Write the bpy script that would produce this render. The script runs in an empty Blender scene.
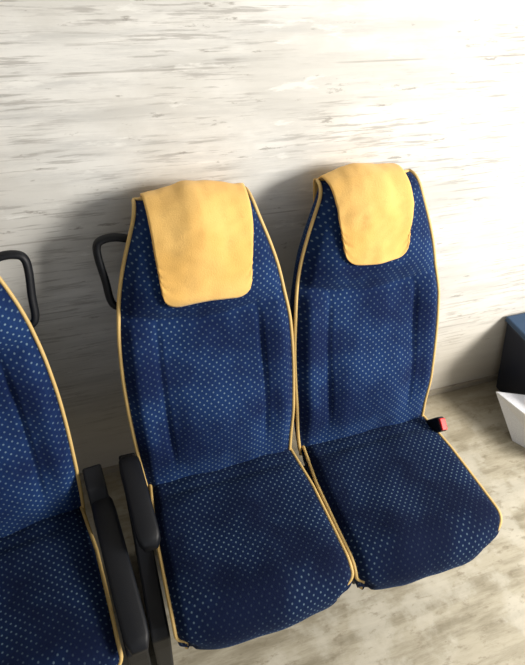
import bpy, math, random
import numpy as np
from mathutils import Matrix, Vector, noise
random.seed(4)
H=0.427; RC=0.33; TILT=0.0465; WALL=0.375
scene=bpy.context.scene
try: scene.view_settings.view_transform='Standard'
except: pass

# ---------------- materials ----------------
def newmat(name):
    m=bpy.data.materials.new(name); m.use_nodes=True
    return m,m.node_tree.nodes,m.node_tree.links,m.node_tree.nodes['Principled BSDF']
def plain(name,col,rough=.6,metal=0,bump=0,bscale=200,spec=.5):
    m,n,l,b=newmat(name)
    b.inputs['Base Color'].default_value=(*col,1); b.inputs['Roughness'].default_value=rough
    b.inputs['Metallic'].default_value=metal; b.inputs['Specular IOR Level'].default_value=spec
    tc=n.new('ShaderNodeTexCoord'); nz=n.new('ShaderNodeTexNoise'); nz.inputs['Scale'].default_value=bscale
    l.new(tc.outputs['Object'],nz.inputs['Vector'])
    mx=n.new('ShaderNodeMix'); mx.data_type='RGBA'; mx.inputs[6].default_value=(*[c*.85 for c in col],1); mx.inputs[7].default_value=(*[min(1,c*1.12) for c in col],1)
    l.new(nz.outputs['Fac'],mx.inputs[0]); l.new(mx.outputs[2],b.inputs['Base Color'])
    if bump:
        bp=n.new('ShaderNodeBump'); bp.inputs['Strength'].default_value=bump; bp.inputs['Distance'].default_value=.002
        l.new(nz.outputs['Fac'],bp.inputs['Height']); l.new(bp.outputs['Normal'],b.inputs['Normal'])
    return m
def M(n,l,op,a,b=None,clamp=False):
    x=n.new('ShaderNodeMath'); x.operation=op; x.use_clamp=clamp
    for i,v in enumerate((a,b)):
        if v is None: continue
        if isinstance(v,(int,float)): x.inputs[i].default_value=v
        else: l.new(v,x.inputs[i])
    return x.outputs[0]
def mixc(n,l,fac,c1,c2,mode='MIX'):
    x=n.new('ShaderNodeMix'); x.data_type='RGBA'; x.blend_type=mode
    for i,v in ((0,fac),(6,c1),(7,c2)):
        if isinstance(v,tuple): x.inputs[i].default_value=(*v,1) if len(v)==3 else v
        elif isinstance(v,(int,float)): x.inputs[i].default_value=v
        else: l.new(v,x.inputs[i])
    return x.outputs[2]
def noi(n,l,vec,scale,detail=3,sc=(1,1,1),rough=.5):
    mp=n.new('ShaderNodeMapping'); mp.inputs['Scale'].default_value=sc; l.new(vec,mp.inputs['Vector'])
    z=n.new('ShaderNodeTexNoise'); z.inputs['Scale'].default_value=scale; z.inputs['Detail'].default_value=detail; z.inputs['Roughness'].default_value=rough
    l.new(mp.outputs[0],z.inputs['Vector']); return z.outputs['Fac']
def ss(n,l,v,a,b):
    x=n.new('ShaderNodeMapRange'); x.interpolation_type='SMOOTHSTEP'
    x.inputs['From Min'].default_value=a; x.inputs['From Max'].default_value=b; l.new(v,x.inputs['Value']); return x.outputs['Result']

def fabric(name,k,lo,hi):
    m,n,l,b=newmat(name)
    tc=n.new('ShaderNodeTexCoord'); uv=tc.outputs['UV']; ob=tc.outputs['Object']
    mp=n.new('ShaderNodeMapping'); mp.inputs['Rotation'].default_value=(0,0,math.radians(45)); mp.inputs['Scale'].default_value=(1/.0140,)*3
    l.new(uv,mp.inputs['Vector'])
    fr=n.new('ShaderNodeVectorMath'); fr.operation='FRACTION'; l.new(mp.outputs[0],fr.inputs[0])
    sb=n.new('ShaderNodeVectorMath'); sb.operation='SUBTRACT'; l.new(fr.outputs[0],sb.inputs[0]); sb.inputs[1].default_value=(.5,.5,0)
    ml=n.new('ShaderNodeVectorMath'); ml.operation='MULTIPLY'; l.new(sb.outputs[0],ml.inputs[0]); ml.inputs[1].default_value=(1,1,0)
    ln=n.new('ShaderNodeVectorMath'); ln.operation='LENGTH'; l.new(ml.outputs[0],ln.inputs[0])
    dot=ss(n,l,ln.outputs['Value'],.21,.11)
    big=noi(n,l,ob,5,4); wear=ss(n,l,big,.38,.64)
    fine=noi(n,l,ob,260,2)
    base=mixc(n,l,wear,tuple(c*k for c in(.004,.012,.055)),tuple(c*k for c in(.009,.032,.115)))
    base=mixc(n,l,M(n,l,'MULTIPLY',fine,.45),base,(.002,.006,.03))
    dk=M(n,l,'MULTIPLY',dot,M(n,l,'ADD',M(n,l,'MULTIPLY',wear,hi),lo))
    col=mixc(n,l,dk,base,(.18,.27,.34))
    l.new(col,b.inputs['Base Color'])
    b.inputs['Roughness'].default_value=.9; b.inputs['Specular IOR Level'].default_value=.12
    b.inputs['Sheen Weight'].default_value=.08; b.inputs['Sheen Roughness'].default_value=.4; b.inputs['Sheen Tint'].default_value=(.25,.45,.9,1)
    bp=n.new('ShaderNodeBump'); bp.inputs['Strength'].default_value=.35; bp.inputs['Distance'].default_value=.002
    l.new(fine,bp.inputs['Height']); l.new(bp.outputs['Normal'],b.inputs['Normal'])
    return m
FAB=fabric('navy_dotted_moquette',1.1,.20,.5); FABC=fabric('shaded_worn_navy_moquette',.45,.06,.5)  # FABC: cushion copy, worn dots, base darkened to paint in the cushions' shade
def covermat():
    m,n,l,b=newmat('yellow_velour'); tc=n.new('ShaderNodeTexCoord'); ob=tc.outputs['Object']
    a=noi(n,l,ob,6,4); f=noi(n,l,ob,300,2); s=noi(n,l,ob,24,5,rough=.65)
    c=mixc(n,l,ss(n,l,a,.35,.65),(.78,.46,.13),(.85,.54,.18))
    c=mixc(n,l,M(n,l,'MULTIPLY',ss(n,l,s,.54,.72),.35),c,(.60,.33,.09))
    l.new(c,b.inputs['Base Color']); b.inputs['Roughness'].default_value=.85; b.inputs['Specular IOR Level'].default_value=.2
    b.inputs['Sheen Weight'].default_value=.15
    bp=n.new('ShaderNodeBump'); bp.inputs['Strength'].default_value=.4; bp.inputs['Distance'].default_value=.002
    l.new(f,bp.inputs['Height']); l.new(bp.outputs['Normal'],b.inputs['Normal']); return m
COV=covermat()
PIPE=plain('gold_piping',(.64,.44,.16),.6,bump=.3,bscale=400)
BLACK=plain('black_plastic',(.005,.006,.009),.5,bump=.2,bscale=500,spec=.3)
SHELL=plain('grey_shell_plastic',(.010,.012,.018),.55)
STEEL=plain('painted_steel',(.012,.012,.015),.4,metal=.3)
RED=plain('red_button',(.65,.02,.02),.35)
def wallmat():
    m,n,l,b=newmat('whitewashed_boards'); tc=n.new('ShaderNodeTexCoord'); ob=tc.outputs['Object']
    st=noi(n,l,ob,1,6,(2.2,1,24),.72); st2=noi(n,l,ob,1,5,(7,1,120),.65); bl=noi(n,l,ob,2.0,6,(1,1,1.8),.62)
    c=mixc(n,l,ss(n,l,st,.32,.60),(.56,.56,.55),(.76,.755,.735))
    c=mixc(n,l,M(n,l,'MULTIPLY',ss(n,l,bl,.42,.60),.65),c,(.58,.57,.54))
    scr=M(n,l,'MULTIPLY',ss(n,l,st2,.52,.64),ss(n,l,noi(n,l,ob,3.0,4),.38,.56))
    c=mixc(n,l,M(n,l,'MULTIPLY',scr,.65),c,(.33,.315,.30))
    chip=ss(n,l,noi(n,l,ob,1,5,(11,1,48),.68),.63,.69)
    c=mixc(n,l,M(n,l,'MULTIPLY',chip,.65),c,(.26,.24,.22))
    wsp=ss(n,l,noi(n,l,ob,1,5,(6,1,26),.65),.60,.68)
    c=mixc(n,l,M(n,l,'MULTIPLY',wsp,.5),c,(.86,.86,.84))
    sx=n.new('ShaderNodeSeparateXYZ'); l.new(ob,sx.inputs[0])
    zz=M(n,l,'ADD',sx.outputs['Z'],.14)
    fz=M(n,l,'FRACT',M(n,l,'DIVIDE',zz,.39)); d=M(n,l,'ABSOLUTE',M(n,l,'SUBTRACT',fz,.5))
    seam=M(n,l,'MULTIPLY',ss(n,l,d,.492,.498),ss(n,l,noi(n,l,ob,6,2),.40,.55))
    c=mixc(n,l,M(n,l,'MULTIPLY',seam,.6),c,(.32,.30,.28))
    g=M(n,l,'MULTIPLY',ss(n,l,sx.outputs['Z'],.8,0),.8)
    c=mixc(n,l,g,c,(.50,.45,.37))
    l.new(c,b.inputs['Base Color']); b.inputs['Roughness'].default_value=.7; b.inputs['Specular IOR Level'].default_value=.3
    bp=n.new('ShaderNodeBump'); bp.inputs['Strength'].default_value=.35; bp.inputs['Distance'].default_value=.003
    l.new(st,bp.inputs['Height']); l.new(bp.outputs['Normal'],b.inputs['Normal']); return m
def floormat():
    m,n,l,b=newmat('worn_floor_boards'); tc=n.new('ShaderNodeTexCoord'); ob=tc.outputs['Object']
    st=noi(n,l,ob,1,6,(3,18,1),.72); bl=noi(n,l,ob,4.5,6,rough=.62); sp=noi(n,l,ob,1,5,(20,40,1),.65)
    c=mixc(n,l,ss(n,l,st,.34,.64),(.25,.22,.155),(.44,.40,.31))
    c=mixc(n,l,M(n,l,'MULTIPLY',ss(n,l,bl,.46,.60),.6),c,(.57,.54,.46))
    c=mixc(n,l,M(n,l,'MULTIPLY',ss(n,l,sp,.54,.68),.55),c,(.19,.155,.10))
    sx=n.new('ShaderNodeSeparateXYZ'); l.new(ob,sx.inputs[0])
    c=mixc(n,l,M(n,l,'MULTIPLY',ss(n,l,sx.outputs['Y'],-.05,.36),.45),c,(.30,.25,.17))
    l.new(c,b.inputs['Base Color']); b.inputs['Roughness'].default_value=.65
    bp=n.new('ShaderNodeBump'); bp.inputs['Strength'].default_value=.4; bp.inputs['Distance'].default_value=.003
    l.new(st,bp.inputs['Height']); l.new(bp.outputs['Normal'],b.inputs['Normal']); return m

# ---------------- mesh helpers ----------------
def link(o,parent=None):
    scene.collection.objects.link(o)
    if parent: o.parent=parent
    return o
def mesh(name,v,f,mats,parent=None,smooth=True,uvs=None,fm=None,merge=0):
    me=bpy.data.meshes.new(name); me.from_pydata([tuple(map(float,p)) for p in v],[],f)
    for m in (mats if isinstance(mats,list) else [mats]): me.materials.append(m)
    if fm is not None:
        for i,p in enumerate(me.polygons): p.material_index=fm[i]
    if uvs is not None:
        ul=me.uv_layers.new(name='UVMap')
        for i,p in enumerate(me.polygons):
            for k,li in enumerate(p.loop_indices): ul.data[li].uv=uvs[i][k]
    for p in me.polygons: p.use_smooth=smooth
    import bmesh
    bm=bmesh.new(); bm.from_mesh(me)
    if merge: bmesh.ops.remove_doubles(bm,verts=bm.verts,dist=merge)
    bmesh.ops.recalc_face_normals(bm,faces=bm.faces)
    bm.to_mesh(me); bm.free()
    return link(bpy.data.objects.new(name,me),parent)
def tube(name,pts,r,mat,parent,n=10,flat=1.0):
    P=[Vector(p) for p in pts]
    V=[];F=[];N=len(P); prev=None
    for i,p in enumerate(P):
        t=(P[min(i+1,N-1)]-P[max(i-1,0)]).normalized()
        if prev is None:
            up=Vector((0,0,1)) if abs(t.z)<.9 else Vector((1,0,0)); a=t.cross(up).normalized()
        else: a=(prev-t*prev.dot(t)).normalized()
        prev=a; b=t.cross(a)
        for k in range(n):
            th=2*math.pi*k/n; V.append(p+a*math.cos(th)*r+b*math.sin(th)*r*flat)
    for i in range(N-1):
        for k in range(n): F.append((i*n+k,i*n+(k+1)%n,(i+1)*n+(k+1)%n,(i+1)*n+k))
    F.append(tuple(range(n))[::-1]); F.append(tuple((N-1)*n+k for k in range(n)))
    return mesh(name,V,F,mat,parent)
def smoothpath(pts,k=6):
    P=[Vector(p) for p in pts]; out=[]
    for i in range(len(P)-1):
        p0=P[max(i-1,0)];p1=P[i];p2=P[i+1];p3=P[min(i+2,len(P)-1)]
        for j in range(k):
            t=j/k; out.append(.5*((2*p1)+(p2-p0)*t+(2*p0-5*p1+4*p2-p3)*t*t+(3*p1-p0-3*p2+p3)*t**3))
    out.append(P[-1]); return out
def box(name,c,s,mat,parent=None,bev=.005,rot=None):
    import bmesh
    bm=bmesh.new(); bmesh.ops.create_cube(bm,size=1)
    bmesh.ops.scale(bm,vec=s,verts=bm.verts)
    if bev: bmesh.ops.bevel(bm,geom=bm.edges[:],offset=bev,segments=3,affect='EDGES',profile=.5)
    if rot is not None: bmesh.ops.transform(bm,matrix=rot,verts=bm.verts)
    bmesh.ops.translate(bm,vec=c,verts=bm.verts)
    me=bpy.data.meshes.new(name); bm.to_mesh(me); bm.free(); me.materials.append(mat)
    for p in me.polygons: p.use_smooth=False
    return link(bpy.data.objects.new(name,me),parent)
def sm(x,a,b):
    t=min(1,max(0,(x-a)/(b-a))); return t*t*(3-2*t)
def interp(x,xs,ys): return float(np.interp(x,xs,ys))

# ---------------- seat geometry (local: x across, y to wall, z up; origin on floor) ---
WS=[-.05,0,.13,.25,.35,.46,.57,.64,.72,.77,.86]
WV=[.214,.221,.229,.233,.233,.226,.208,.188,.158,.139,.126]
def wback(s):
    return sum(interp(s+k*.012,WS,WV) for k in range(-3,4))/7
def bpt(x,s,d): return Vector((x,s*math.sin(RC)-d*math.cos(RC),H+s*math.cos(RC)+d*math.sin(RC)))
ROLL=.045; STOP=.742
FB=[(-.04+(STOP+.04)*i/60,0.) for i in range(60)]+[(STOP+ROLL*math.sin(t),-ROLL+ROLL*math.cos(t)) for t in np.linspace(0,math.pi/2,10)]
def backbulge(a,s,seed):
    A=abs(a)
    mask=sm(s,.02,.16)*(1-sm(s,.42,.54))
    d=.026*math.exp(-((A-.84)/.20)**2)*mask
    d-=.009*math.exp(-((A-.60)/.030)**2)*mask
    d+=.020*(1-a*a)*sm(s,-.02,.1)
    d+=.034*(1-A**4)*sm(s,.49,.57)*(1-sm(s,.72,.79))
    d-=.017*math.exp(-((s-.485-.035*a*a)/.010)**2)*(1-sm(A,.88,1))
    d-=.016*sm(A,.86,1.0)
    d+=.026*math.exp(-((s-.17)/.12)**2)*(1-sm(A,.35,.75))
    d+=.008*noise.noise(Vector((a*2.2+seed,s*7,seed)))*(1-A**6)
    d+=.002*noise.noise(Vector((a*6+seed,s*24,seed)))*(1-A**6)
    return d
def backrest(parent,seed):
    NA=64; V=[]
    rows=len(FB); NS=4
    UVp=[]
    arc=0
    for j,(s,d0) in enumerate(FB):
        if j: arc+=math.dist(FB[j],FB[j-1])
        w=wback(s)
        thick=interp(s,[-.04,.1,.6,.8],[.07,.085,.08,.065])
        if j<60: sb=s; db=-thick
        else:
            t=(j-60)/9*math.pi/2; sb=STOP+ROLL*math.sin(t); db=-ROLL-(thick-ROLL)*math.cos(t)
        row=[];ur=[]
        for k in range(NA+1):
            a=-1+2*k/NA; a=math.copysign(abs(a)**.85,a)
            row.append(bpt(a*w,s,d0+backbulge(a,s,seed))); ur.append((a*w,arc))
        de=d0+backbulge(1,s,seed)
        for q in range(1,NS+1):
            t=q/(NS+1); row.append(bpt(w+.006*math.sin(t*math.pi)-.012*t,s*(1-t)+sb*t,de*(1-t)+db*t)); ur.append((w+t*.09,arc))
        for k in range(NA+1):
            a=1-2*k/NA; row.append(bpt(a*(w-.012),sb,db-.012*(1-a**4)*(1-sm(s,.7,.8)))); ur.append((w+.09+(1-a)*w,arc))
        for q in range(1,NS+1):
            t=1-q/(NS+1); row.append(bpt(-(w+.006*math.sin(t*math.pi)-.012*t),s*(1-t)+sb*t,de*(1-t)+db*t)); ur.append((-w-t*.09,arc))
        V+=row; UVp+=ur; n=len(row)
    F=[];U=[];FM=[]
    for j in range(rows-1):
        for k in range(n):
            q=[j*n+k,j*n+(k+1)%n,(j+1)*n+(k+1)%n,(j+1)*n+k]
            F.append(q); uu=[UVp[i] for i in q]
            if k==n-1: uu[1]=(-UVp[j*n+NA][0],uu[0][1]); uu[2]=(uu[1][0],uu[3][1])
            U.append(uu); FM.append(1 if NA+NS<k<2*NA+NS+1 else 0)
    F.append(list(range(n))[::-1]); U.append([(0,0)]*n); FM.append(1)
    F.append([(rows-1)*n+k for k in range(n)]); U.append([(0,0)]*n); FM.append(0)
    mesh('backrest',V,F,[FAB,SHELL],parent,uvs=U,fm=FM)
    pts=[]
    for j,(s,d0) in enumerate(FB):
        pts.append(bpt(-wback(s)-.002,s,d0+backbulge(1,s,seed)+.001))
    e=FB[-1]; w=wback(e[0])
    top=[bpt(-w+2*w*i/12,e[0]+.002,e[1]+backbulge(-1+i/6,e[0],seed)) for i in range(1,12)]
    right=[Vector((-p.x,p.y,p.z)) for p in reversed(pts)]
    tube('backrest_piping',pts+top+right,.0050,PIPE,parent,n=8)
# cushion
def cpt(x,p,q): return Vector((x,-p,H+TILT*p+q))
CR=.075; CF=.350
FC=[(-.02+(CF+.02)*i/36,0.) for i in range(36)]+[(CF+CR*math.sin(t),-CR+CR*math.cos(t)) for t in np.linspace(0,math.radians(105),16)]
FC+=[(FC[-1][0]-.006,FC[-1][1]-.012),(FC[-1][0]-.016,FC[-1][1]-.022)]
def wcush(arc,side,rnd):
    w=interp(arc,[0,.15,.30,.6],[.214,.229,.231,.231])
    r=rnd[0] if side<0 else rnd[1]
    a0=.485-r-.01
    t=min(1,max(0,(arc-a0)/(r)))
    return w-r*(1-math.sqrt(max(0,1-t*t*.92)))
def cushbulge(a,p,seed):
    A=abs(a)
    d=.024*(1-A**4)*sm(p,-.02,.1)
    d-=.014*math.exp(-((p-.17)/.12)**2)*(1-A*A)
    d-=.014*sm(A,.9,1)
    d-=.008*math.exp(-((p-.045)/.012)**2)*(1-A**4)
    d+=.009*noise.noise(Vector((a*2+seed,p*7,seed)))*(1-A**6)
    return d
def p_frac(j):
    return min(1,(FC[j][0]+.02)/(FC[-1][0]+.02))
def cushion(parent,seed,rnd):
    NA=40;NS=4;V=[];UVp=[];arc=0;left=[];right=[]
    for j,(p,q) in enumerate(FC):
        if j: arc+=math.dist(FC[j],FC[j-1])
        j0,j1=max(j-1,0),min(j+1,len(FC)-1)
        tx,tq=FC[j1][0]-FC[j0][0],FC[j1][1]-FC[j0][1]; L=math.hypot(tx,tq); nx,nq=-tq/L,tx/L
        wl=wcush(arc,-1,rnd);wr=wcush(arc,1,rnd)
        u=j/(len(FC)-1)
        last=FC[-1]
        pb=-.02+(last[0]+.02)*p_frac(j); qb=-.12+(last[1]+.12)*sm(u,.8,1)
        if j==len(FC)-1: pb,qb=last
        row=[];ur=[]
        for k in range(NA+1):
            a=-1+2*k/NA; a=math.copysign(abs(a)**.85,a); x=a*(wr if a>0 else wl); b=cushbulge(a,p,seed)*(1 if j<len(FC)-2 else .3)
            row.append(cpt(x,p+nx*b,q+nq*b)); ur.append((x,arc))
        left.append(row[0]+Vector((-.002,0,0))); right.append(row[NA]+Vector((.002,0,0)))
        for s_ in range(1,NS+1):
            t=s_/(NS+1); row.append(cpt(wr+.005*math.sin(t*math.pi)-.015*t,p*(1-t)+pb*t,(q-.01)*(1-t)+qb*t)); ur.append((wr+t*.1,arc))
        for k in range(NA+1):
            a=1-2*k/NA; row.append(cpt(a*((wr if a>0 else wl)-.015),pb,qb)); ur.append((wr+.1+(1-a)*wr,arc))
        for s_ in range(1,NS+1):
            t=1-s_/(NS+1); row.append(cpt(-(wl+.005*math.sin(t*math.pi)-.015*t),p*(1-t)+pb*t,(q-.01)*(1-t)+qb*t)); ur.append((-wl-t*.1,arc))
        V+=row;UVp+=ur;n=len(row)
    F=[];U=[];FM=[];rows=len(FC)
    for j in range(rows-1):
        for k in range(n):
            f=[j*n+k,j*n+(k+1)%n,(j+1)*n+(k+1)%n,(j+1)*n+k]; F.append(f); uu=[UVp[i] for i in f]
            if k==n-1: uu[1]=(UVp[j*n][0],uu[0][1]); uu[2]=(UVp[j*n][0],uu[3][1])
            U.append(uu); FM.append(1 if NA+NS<k<2*NA+NS+1 else 0)
    F.append(list(range(n))[::-1]);U.append([(0,0)]*n);FM.append(1)
    F.append([(rows-1)*n+k for k in range(n)]);U.append([(0,0)]*n);FM.append(0)
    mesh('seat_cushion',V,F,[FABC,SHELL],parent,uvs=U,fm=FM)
    tube('cushion_piping_left',left,.0050,PIPE,parent,n=8)
    tube('cushion_piping_right',right,.0050,PIPE,parent,n=8)
# headrest cover
def cover(parent,seed,xoff,rot,wtop,wbot,sbot):
    NX=40;NY=56;V=[];F=[]
    path=[('b',i/8) for i in range(9)]+[('f',j/(NY-1)) for j in range(NY)]
    rows=0
    for kind,u in path:
        for k in range(NX+1):
            c=-1+2*k/NX
            if kind=='b':
                x=xoff+c*wtop; w=wback(STOP+ROLL)
                drop=max(0,abs(x)-w); d=-.088+(.036)*(sm(u,.55,1))
                if u>.55: s=STOP+ROLL+.006-.02*(1-u)
                else: s=STOP+ROLL-.002-.09*(1-u/.55)
                P=bpt(x,s-drop*.8,d)
            else:
                hw=wtop+(wbot-wtop)*u
                total=(STOP-sbot)+ROLL*math.pi/2
                dist=u*total
                edge=abs(c); lift=0
                if edge>.6: lift=.042*(1-math.sqrt(max(0,1-((edge-.6)/.4)**2)))
                dist=dist-(lift+.004*math.sin(c*3+seed))*sm(u,.4,1)
                if dist<ROLL*math.pi/2:
                    th=math.pi/2-dist/ROLL; s=STOP+ROLL*math.sin(th); d0=-ROLL+ROLL*math.cos(th); ns,nd=math.sin(th),math.cos(th)
                else:
                    s=STOP-(dist-ROLL*math.pi/2); d0=0; ns,nd=0,1
                xx=xoff+c*hw+rot*dist
                w=wback(s); a=max(-1,min(1,xx/w)); over=max(0,abs(xx)-w)
                off=.009+.003*noise.noise(Vector((c*1.8+seed,u*3,seed)))+.002*noise.noise(Vector((c*3+u*7,u*14+seed,seed)))+.002*math.sin(c*4+u*3+seed)*u
                b=backbulge(a*.90,max(s,.53),seed)+off
                P=bpt(xx-math.copysign(over*.4,xx),s+ns*b,d0+nd*b-over*1.0)
            V.append(P)
        rows+=1
    n=NX+1
    for j in range(rows-1):
        for k in range(NX): F.append((j*n+k,j*n+k+1,(j+1)*n+k+1,(j+1)*n+k))
    o=mesh('headrest_cover',V,F,COV,parent)
    m=o.modifiers.new('sol','SOLIDIFY'); m.thickness=.004; m.offset=0
    return o
def handle(parent,side):
    D=-.055
    p=[(.145,.690),(.19,.704),(.225,.702),(.240,.688),(.241,.655),(.234,.600),(.230,.550),(.218,.530),(.19,.525)]
    tube('grab_handle',smoothpath([bpt(side*x,s,D) for x,s in p]),.0125,BLACK,parent,n=12,flat=.75)
def armrest(parent,x0,x1,y0,y1,z0,z1,w=.045,h=.04):
    n=16;rings=16;V=[];F=[]
    for i in range(rings):
        t=i/(rings-1); e=max(math.sqrt(max(0.0,1-abs(2*t-1)**14)),.6)
        x=x0+(x1-x0)*t; y=y0+(y1-y0)*t; z=z0+(z1-z0)*t+.008*math.sin(math.pi*t)
        for k in range(n):
            th=2*math.pi*k/n; c,s=math.cos(th),math.sin(th)
            V.append((x+w/2*e*math.copysign(abs(c)**.4,c),y,z+h/2*e*math.copysign(abs(s)**.4,s)*(1.25-.35*t)))
    for i in range(rings-1):
        for k in range(n): F.append((i*n+k,i*n+(k+1)%n,(i+1)*n+(k+1)%n,(i+1)*n+k))
    F.append(tuple(range(n))[::-1]);F.append(tuple((rings-1)*n+k for k in range(n)))
    mesh('armrest',V,F,BLACK,parent)
def side_panel(parent,x,w=.02):
    pr=[(.06,.50),(.04,.545),(-.02,.53),(-.10,.42),(-.37,.395),(-.39,.37),(-.385,.30),(-.35,.0),(.04,.0),(.08,.33)]
    V=[(x-w/2,y,z) for y,z in pr]+[(x+w/2,y,z) for y,z in pr]; n=len(pr)
    F=[tuple(range(n)),tuple(range(2*n-1,n-1,-1))]+[(i,(i+1)%n,n+(i+1)%n,n+i) for i in range(n)]
    o=mesh('side_panel',V,F,BLACK,parent,smooth=False)
    m=o.modifiers.new('b','BEVEL'); m.width=.006; m.segments=2
def frame(parent):
    box('seat_pan',(0,-.19,.292),(.42,.38,.03),STEEL,parent,.006)
    box('rear_beam',(0,.0,.265),(.44,.04,.04),STEEL,parent,.004)
    for sx in(-1,1):
        sd='left' if sx<0 else 'right'
        box('leg_'+sd,(sx*.15,-.08,.14),(.035,.05,.25),STEEL,parent,.004)
        box('foot_'+sd,(sx*.15,-.09,.010),(.05,.30,.02),STEEL,parent,.004)
        box('back_bracket_'+sd,(sx*.17,.055,.36),(.02,.05,.17),STEEL,parent,.003)
def seat(loc,rotz,seed,cx,rnd,cov):
    e=bpy.data.objects.new('bus_seat',None); scene.collection.objects.link(e)
    backrest(e,seed)
    holder=bpy.data.objects.new('seat_base',None); link(holder,e); holder.location=(cx,0,0)
    cushion(holder,seed+9,rnd); frame(holder)
    if cov: cover(e,seed,*cov)
    e.location=(loc[0],loc[1],0); e.rotation_euler=(0,0,rotz)
    return e
s1=seat((.2225,0),0,1.3,.008,(.03,.05),(.004,-.03,.126,.112,.545))
handle(s1,-1); armrest(s1,-.258,-.243,.02,-.235,.548,.530,w=.058,h=.05); side_panel(s1,-.259,.045)
s2=seat((.698,0),0,5.1,.008,(.03,.085),(-.026,.04,.110,.095,.580))
s3=seat((-.395,-.035),0.085,8.7,.0,(.03,.05),(.0,0,.122,.112,.525))
handle(s3,1); armrest(s3,.272,.275,-.02,-.42,.48,.46,w=.060); side_panel(s3,.268,.050)
bk=bpy.data.objects.new('belt_buckle',None); link(bk,s2); bk.location=(.228,-.050,.435); bk.rotation_euler=(math.radians(30),math.radians(10),0)
box('buckle_body',(0,0,0),(.028,.047,.07),BLACK,bk,.006)
box('buckle_button',(0,-.002,.034),(.022,.038,.014),RED,bk,.003)
tube('buckle_stalk',[(0,0,-.03),(0,.01,-.07),(0,.03,-.12)],.007,BLACK,bk)

# ---------------- room ----------------
def quadbox(name,x0,x1,y0,y1,z0,z1,mat):
    v=[(x,y,z) for x in(x0,x1) for y in(y0,y1) for z in(z0,z1)]
    return mesh(name,v,[(0,1,3,2),(4,6,7,5),(0,4,5,1),(2,3,7,6),(0,2,6,4),(1,5,7,3)],mat,smooth=False)
quadbox('wall_back',-2.2,5,WALL,WALL+.1,0,2.7,wallmat())
quadbox('floor',-2.2,5,-3.5,WALL+.1,-.1,0,floormat())
GW=plain('blocker_grey',(.30,.30,.30),.8,bscale=8)
quadbox('fill_blocker_left',-2.3,-2.2,-3.5,WALL+.1,-.1,2.8,GW)  # unseen wall, added to block fill light from the left
quadbox('fill_blocker_top',-2.2,5,-3.5,WALL+.1,2.7,2.8,GW)  # unseen overhead slab, added to cut fill light from above
quadbox('baseboard_back',-2.2,5,WALL-.010,WALL,0,.03,plain('baseboard_paint',(.33,.29,.23),.7,bscale=20))

# storage crate (flared) and white card
bx=bpy.data.objects.new('storage_crate',None); scene.collection.objects.link(bx)
BB=plain('dark_blue_crate_plastic',(.006,.010,.025),.4); BL=plain('blue_lid',(.010,.045,.11),.4)
bot=[(1.625,.07),(1.93,.07),(1.93,.33),(1.625,.33)]; top=[(1.535,.03),(1.98,.03),(1.98,.36),(1.535,.36)]
V=[(x,y,0) for x,y in bot]+[(x,y,.40) for x,y in top]
o=mesh('crate_body',V,[(3,2,1,0),(4,5,6,7)]+[(i,(i+1)%4,4+(i+1)%4,4+i) for i in range(4)],BB,bx,smooth=False)
m=o.modifiers.new('b','BEVEL'); m.width=.01; m.segments=3
box('crate_lid',(1.7575,.195,.412),(.46,.34,.024),BL,bx,.006)
WH=plain('white_card',(.82,.83,.86),.6)
tr=bpy.data.objects.new('white_box',None); scene.collection.objects.link(tr)
A=[Vector((1.505,.050,0)),Vector((1.80,.0,0)),Vector((1.78,-.14,0)),Vector((1.60,-.10,0))]
T=[Vector((1.450,.190,.175)),Vector((1.80,.03,.175)),Vector((1.80,-.17,.175)),Vector((1.545,-.13,.175))]
mesh('box_walls',[*A,*T],[(3,2,1,0)]+[(i,(i+1)%4,4+(i+1)%4,4+i) for i in range(4)],WH,tr,smooth=False).modifiers.new('s','SOLIDIFY').thickness=.004

# ---------------- light ----------------
w=bpy.data.worlds.new('World'); scene.world=w; w.use_nodes=True
w.node_tree.nodes['Background'].inputs[0].default_value=(.94,.96,1,1); w.node_tree.nodes['Background'].inputs[1].default_value=.50
def area(name,loc,tgt,size,energy,col):
    L=bpy.data.lights.new(name,'AREA'); L.shape='RECTANGLE'; L.size=size[0]; L.size_y=size[1]; L.energy=energy; L.color=col
    o=link(bpy.data.objects.new(name,L)); o.location=loc; o.rotation_euler=(Vector(tgt)-Vector(loc)).to_track_quat('-Z','Y').to_euler()
area('window_light',(2.9,-1.8,2.1),(.6,0,.8),(1.0,1.0),190,(1,.955,.875))

# ---------------- camera ----------------
q=[-0.0398,-0.8802,1.8112,0.3845,0.7396,0.0829,544.4474]
yaw,p,ro=q[3:6]
f=np.array([np.sin(yaw)*np.cos(p),np.cos(yaw)*np.cos(p),-np.sin(p)])
r=np.array([np.cos(yaw),-np.sin(yaw),0]);u=np.cross(r,f)
r,u=r*np.cos(ro)+u*np.sin(ro),-r*np.sin(ro)+u*np.cos(ro)
cam=bpy.data.cameras.new('camera'); co=link(bpy.data.objects.new('camera',cam))
cam.sensor_fit='HORIZONTAL'; cam.sensor_width=36; cam.lens=36*q[6]/525; cam.clip_start=.02
co.matrix_world=Matrix(((r[0],u[0],-f[0],q[0]),(r[1],u[1],-f[1],q[1]),(r[2],u[2],-f[2],q[2]),(0,0,0,1)))
scene.camera=co
